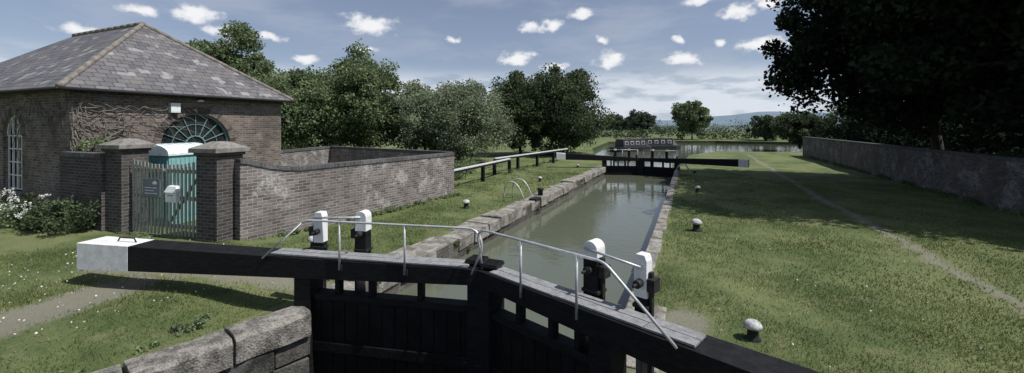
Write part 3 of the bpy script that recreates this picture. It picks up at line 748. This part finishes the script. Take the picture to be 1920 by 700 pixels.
cl = [(-17.2 + R.uniform(-2.4, 2.1), 4.7 + R.uniform(-.6, .5), R.uniform(.4, 1.05), R.uniform(.06, .12)) for _ in range(80)]
mass("cow_parsley_flowers", cl, 26, .05, lf_flower)
cl = [(-15.75 + R.uniform(0, .25), 5.9 + R.uniform(0, .7), R.uniform(2.0, 2.4), R.uniform(.1, .2)) for _ in range(8)]
mass("ivy", cl, 90, .07, lf_mid)
cl = [(-.75 + R.uniform(-.1, .12), R.uniform(5.6, 7.4), R.uniform(-.1, .06), R.uniform(.05, .12)) for _ in range(16)] + [(-5.5 + R.uniform(-.1, .1), R.uniform(4.6, 5.0), R.uniform(-.5, .0), R.uniform(.05, .1)) for _ in range(8)] + \
     [(-6.2 + R.uniform(-.15, .1), R.uniform(5.4, 6.4), R.uniform(0, .1), R.uniform(.05, .1)) for _ in range(14)] + [(-5.28 + R.uniform(-.05, .06), R.uniform(6, 26), R.uniform(-.3, .0), R.uniform(.03, .09)) for _ in range(30)] + \
     [(-6.35 + R.uniform(-.15, .1), R.uniform(1.5, 4.4) , R.uniform(.0, .1), R.uniform(.04, .09)) for _ in range(14)]
mass("lockside_weeds", cl, 80, .05, lf_mid)
cl = []
for i in range(70):
    t = R.random(); cl.append((-9.8 + 1.03 * t + R.uniform(.05, .2), 6.6 + 8 * t, R.uniform(.0, .09), R.uniform(.05, .14)))
for i in range(110):
    cl.append((9.5 + R.uniform(-.15, .05), R.uniform(10, 45), R.uniform(.0, .12), R.uniform(.07, .2)))
for i in range(24): cl.append((R.uniform(-13.9, -10), 5.95 + R.uniform(-.12, .0) - (.1 if R.random() < .5 else 0), R.uniform(.0, .1), R.uniform(.05, .12)))
for i in range(40): cl.append((R.uniform(-10.3, -9.5), R.uniform(15.5, 33), R.uniform(.0, .15), R.uniform(.1, .22)))
mass("wall_foot_weeds", cl, 80, .06, lf_mid)

# grass blades
def segdist(x, y, s):
    (ax_, ay_), (bx_, by_), w = s; vx, vy = bx_ - ax_, by_ - ay_
    t = np.clip(((x - ax_) * vx + (y - ay_) * vy) / (vx * vx + vy * vy), 0, 1)
    return np.hypot(x - ax_ - t * vx, y - ay_ - t * vy) - w
def blades(x0, x1, y0, y1, dens, hh, ww):
    k = int((x1 - x0) * (y1 - y0) * dens); x = NP.uniform(x0, x1, k); y = NP.uniform(y0, y1, k)
    ok = ~((x > -6.0) & (x < -.6) & (y > -2)); ok &= ~((x > -7.2) & (x < 0) & (y < 4.9) & (x + 6.0 > (y - 2.6) * .34 - .04) )
    ok &= ~((x < -8.8) & (y > 5.7) & (x < -10.2)) & ~((x < -9.1) & (y > 6.3) & (y < 14.8)) & ~(x < -13)
    ok &= (x < 9.5)
    ok &= ~((x < .25) & (x > -1) & (y < 6.6) & (NP.uniform(0, 1, k) < .8))
    for s in SEGS: ok &= (segdist(x, y, s) > NP.uniform(-.1, .28, k))
    pat = np.sin(x * 1.7 + 2 * np.sin(y * .8)) * np.sin(y * 1.3 + x * .6); ok &= (pat > NP.uniform(-1.2, 1.1, k))
    x = x[ok]; y = y[ok]; k = len(x)
    z = np.array([gz(a, b_) for a, b_ in zip(x, y)])
    th = NP.uniform(0, 6.28, k); h = hh * NP.uniform(.5, 1.4, k); w = ww * NP.uniform(.6, 1.3, k)
    lx = NP.normal(0, .45, k) * h; ly = NP.normal(0, .45, k) * h
    A = np.stack([x - np.cos(th) * w, y - np.sin(th) * w, z - .005], 1); B_ = np.stack([x + np.cos(th) * w, y + np.sin(th) * w, z - .005], 1)
    C_ = np.stack([x + lx, y + ly, z + h], 1)
    return np.stack([A, B_, C_], 1).reshape(-1, 3)
parts = [blades(-.6, 7, 5, 9, 2200, .042, .006), blades(-.6, 9.5, 9, 15, 800, .045, .009), blades(-.6, 9.5, 15, 26, 250, .05, .014),
         blades(-13, -5.5, 1.5, 6.3, 2000, .045, .006), blades(-9.4, -6, 6.3, 12, 1000, .045, .009), blades(-10, -6, 12, 26, 300, .05, .014)]
v = np.concatenate(parts); k = len(v) // 3
me = bpy.data.meshes.new("grass"); me.vertices.add(3 * k); me.vertices.foreach_set("co", v.astype(np.float32).ravel())
me.loops.add(3 * k); me.loops.foreach_set("vertex_index", np.arange(3 * k, dtype=np.int32)); me.polygons.add(k)
me.polygons.foreach_set("loop_start", np.arange(0, 3 * k, 3, dtype=np.int32)); me.update(calc_edges=True); me.materials.append(lf_grass)
COL.objects.link(bpy.data.objects.new("grass", me))
dz = []
for _ in range(650):
    x = R.uniform(-12, -6.5) if R.random() < .75 else R.uniform(.3, 8); y = R.uniform(1.5, 6) if x < 0 else R.uniform(5.5, 12)
    if x > -7.2 and x < 0 and y < 5: continue
    dz.append((x, y, gz(x, y) + .05))
leaf_mesh("daisies", np.array(dz), .024, lf_flower, ratio=1, horiz=.0)

# ------------------------------------------------------------------ boats
def boat(x, y, ang, Lb, cabm):
    e = empty("narrowboat"); hw = .95
    mb = MB().frame(x, y, ang)
    outl = [(-Lb / 2, -.6), (-Lb / 2 + .4, -hw), (Lb / 2 - 1.3, -hw), (Lb / 2 - .4, -.45), (Lb / 2, 0), (Lb / 2 - .4, .45), (Lb / 2 - 1.3, hw), (-Lb / 2 + .4, hw), (-Lb / 2, .6)]
    mb.plan(outl, -.7, .12, m_hullA); mb.plan([(a * 1.003, b_ * 1.03) for a, b_ in outl], .0, .05, m_cabA)
    mb.build("hull", e, bevel=.02)
    mb = MB().frame(x, y, ang); a, b_ = -Lb / 2 + 1.0, Lb / 2 - 1.7
    mb.hexa([(a, -.85, .121), (b_, -.85, .121), (b_, .85, .121), (a, .85, .121), (a, -.68, 1.05), (b_, -.68, 1.05), (b_, .68, 1.05), (a, .68, 1.05)], cabm)
    mb.box(a - .05, b_ + .05, -.72, .72, 1.051, 1.10, m_roofb)
    for k in range(4):
        s = a + .5 + k * (b_ - a - 1) / 3
        for sd in (-1, 1):
            mb.hexa([(s - .26, sd * .82, .42), (s + .26, sd * .82, .42), (s + .26, sd * .76, .42), (s - .26, sd * .76, .42), (s - .26, sd * .75, .84), (s + .26, sd * .75, .84), (s + .26, sd * .70, .84), (s - .26, sd * .70, .84)], m_rail)
            mb.hexa([(s - .21, sd * .825, .46), (s + .21, sd * .825, .46), (s + .21, sd * .76, .46), (s - .21, sd * .76, .46), (s - .21, sd * .765, .80), (s + .21, sd * .765, .80), (s + .21, sd * .70, .80), (s - .21, sd * .70, .80)], m_glass)
    mb.tube([(a + 1, 0, 1.1), (a + 1, 0, 1.45)], .05, m_iron, 8); mb.box(a + 1.6, a + 3, -.2, .2, 1.101, 1.2, m_weather)
    mb.hexa([(b_, -.8, .121), (b_ + .9, -.6, .121), (b_ + .9, .6, .121), (b_, .8, .121), (b_, -.66, .97), (b_ + .5, -.05, .9), (b_ + .5, .05, .9), (b_, .66, .97)], m_hullA)
    mb.tube([(-Lb / 2 + .1, 0, .12), (-Lb / 2 + .1, 0, .7), (-Lb / 2 + .6, 0, .95)], .03, m_iron, 6)
    mb.build("cabin", e, bevel=.01)
boat(-6.8, 54.5, math.radians(50), 6.4, m_cabA); boat(-4.0, 59.5, math.radians(35), 6.6, m_hullA)
mb = MB()
for i in range(9):
    x, y = -18 + i * .95, 52 + i * .5
    if x < -11.6: mb.box(x - .05, x + .05, y - .05, y + .05, 0, 1.15, m_weather)
mb.tube([(-18, 52, 1.0), (-12, 55.2, 1.0)], .03, m_weather, 6); mb.tube([(-18, 52, .6), (-12, 55.2, .6)], .03, m_weather, 6)
mb.build("field_fence")

# hills
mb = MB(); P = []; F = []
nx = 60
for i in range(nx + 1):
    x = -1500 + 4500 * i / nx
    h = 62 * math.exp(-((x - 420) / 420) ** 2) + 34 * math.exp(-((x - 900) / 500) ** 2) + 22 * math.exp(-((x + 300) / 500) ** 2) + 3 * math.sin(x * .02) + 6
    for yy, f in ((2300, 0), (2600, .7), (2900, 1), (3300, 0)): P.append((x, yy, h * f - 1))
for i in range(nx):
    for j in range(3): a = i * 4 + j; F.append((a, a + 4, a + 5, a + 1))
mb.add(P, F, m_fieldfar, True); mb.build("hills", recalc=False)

# ------------------------------------------------------------------ sky, sun
SV = Vector((.65, .06, 1.)).normalized()
w = bpy.data.worlds.new("World"); scene.world = w; w.use_nodes = True; nt = w.node_tree
bg = nt.nodes["Background"]; bg.inputs["Strength"].default_value = .085
sky = N(nt, "ShaderNodeTexSky"); sky.sky_type = 'NISHITA'; sky.sun_disc = False
sky.sun_elevation = math.asin(SV.z); sky.sun_rotation = math.atan2(SV.x, SV.y); sky.air_density = 1.0; sky.dust_density = 1.2
hs = N(nt, "ShaderNodeHueSaturation"); hs.inputs["Saturation"].default_value = .55; L(nt, sky.outputs[0], hs.inputs["Color"])
g = N(nt, "ShaderNodeTexCoord").outputs["Generated"]
sp = N(nt, "ShaderNodeSeparateXYZ"); L(nt, g, sp.inputs[0])
az = M(nt, 'MULTIPLY', M(nt, 'ARCTAN2', sp.outputs[0], sp.outputs[1]), 57.2958); el = M(nt, 'MULTIPLY', M(nt, 'ARCSINE', sp.outputs[2]), 57.2958)
cmb = N(nt, "ShaderNodeCombineXYZ"); L(nt, az, cmb.inputs[0]); L(nt, el, cmb.inputs[1])
nz = noise(nt, g, 20, 3, .5); nz2 = noise(nt, V(nt, 'MULTIPLY', g, (1, 1, 1.5)).outputs[0], 42, 5, .55)
pv = V(nt, 'ADD', cmb.outputs[0], V(nt, 'MULTIPLY', V(nt, 'SUBTRACT', nz.outputs[1], (.5, .5, .5)).outputs[0], (3.0, 1.2, 0)).outputs[0]).outputs[0]
clouds = [(-42.1, 12.9, 4.1, 1.5), (-22.6, 9.1, 2.7, 1.2), (-10, 8.7, 2.1, 1.4), (-1, 8.3, 3.0, 1.0), (8, 9.5, 2.9, 1.1), (-20.5, 13.2, 2.4, .8), (-17.8, 13.6, 2.0, 1.0), (5.3, 13.6, 2.0, 1.1), (8.6, 14.0, 1.5, 1.0),
          (-17.4, 7.9, 2.2, .7), (-60.6, 12, 2.4, 1.1), (-65.2, 11.6, 1.7, .7), (-49.9, 8.2, 1.9, .7), (-31.3, 11.4, .9, .55), (-11, 11.3, 1.1, .75), (-42.4, 9.6, 1.8, .45),
          (-57.5, 10.6, 2.6, .8), (-1.3, 10.7, .9, .55), (-13.8, 14.8, 1.8, .7), (-53.6, 10.3, 1.8, .55), (.9, 15.4, 2.4, .7), (-69.4, 8.9, 2.4, .6), (20, 11, 3, 1), (-85, 12, 4, 1.2), (3, 10, 1.0, .5)]
mn = None
for a, e_, hw, hh in clouds:
    dv = V(nt, 'MULTIPLY', V(nt, 'SUBTRACT', pv, (a, e_, 0)).outputs[0], (1 / hw, 1 / hh, 0)).outputs[0]
    d = V(nt, 'LENGTH', dv).outputs["Value"]; mn = d if mn is None else M(nt, 'MINIMUM', mn, d)
dens = M(nt, 'ADD', M(nt, 'SUBTRACT', 1.05, mn), M(nt, 'MULTIPLY', M(nt, 'SUBTRACT', nz2.outputs[0], .5), 1.8))
cm = ss(nt, dens, -.02, .6)
wisp = noise(nt, V(nt, 'MULTIPLY', g, (1, 1, 4)).outputs[0], 3.2, 6, .6)
veil = M(nt, 'MULTIPLY', ss(nt, wisp.outputs[0], .45, .7), .35)
low = M(nt, 'MULTIPLY', ss(nt, el, 9.5, .5), .7)
wsp2 = noise(nt, V(nt, 'MULTIPLY', g, (1, 1, 4)).outputs[0], 9, 5, .55)
lowc = M(nt, 'MULTIPLY', M(nt, 'MULTIPLY', ss(nt, el, 8.0, 5.0), ss(nt, wsp2.outputs[0], .36, .56)), .75)
base = mix(nt, 1.0, hs.outputs[0], (.88, .98, 1.17), 'MULTIPLY')
c = mix(nt, veil, base, (6.2, 6.6, 7.6))
c = mix(nt, low, c, (6.8, 7.8, 9.2)); c = mix(nt, lowc, c, (9.2, 9.7, 10.5))
c = mix(nt, M(nt, 'MULTIPLY', cm, .95), c, mix(nt, ss(nt, dens, .15, .9), (7.4, 7.8, 8.7), (11, 11, 11.2)))
L(nt, c, bg.inputs["Color"])
sl = bpy.data.lights.new("sun", 'SUN'); sl.energy = 5; sl.angle = math.radians(.5); sl.color = (1, .975, .93)
so = bpy.data.objects.new("sun", sl); COL.objects.link(so); so.rotation_euler = (-SV).to_track_quat('-Z', 'Y').to_euler()

# ------------------------------------------------------------------ camera
cam = bpy.data.cameras.new("camera"); co = bpy.data.objects.new("camera", cam); COL.objects.link(co)
co.location = (0, 0, 2.84); co.rotation_euler = (math.pi / 2, 0, math.radians(23.3))
cam.sensor_width = 36; cam.lens = 36 * 780 / 1920; cam.shift_y = -115 / 1920; cam.clip_start = .05; cam.clip_end = 12000
scene.camera = co
scene.view_settings.view_transform = 'Standard'; scene.view_settings.look = 'None'; scene.view_settings.exposure = 0
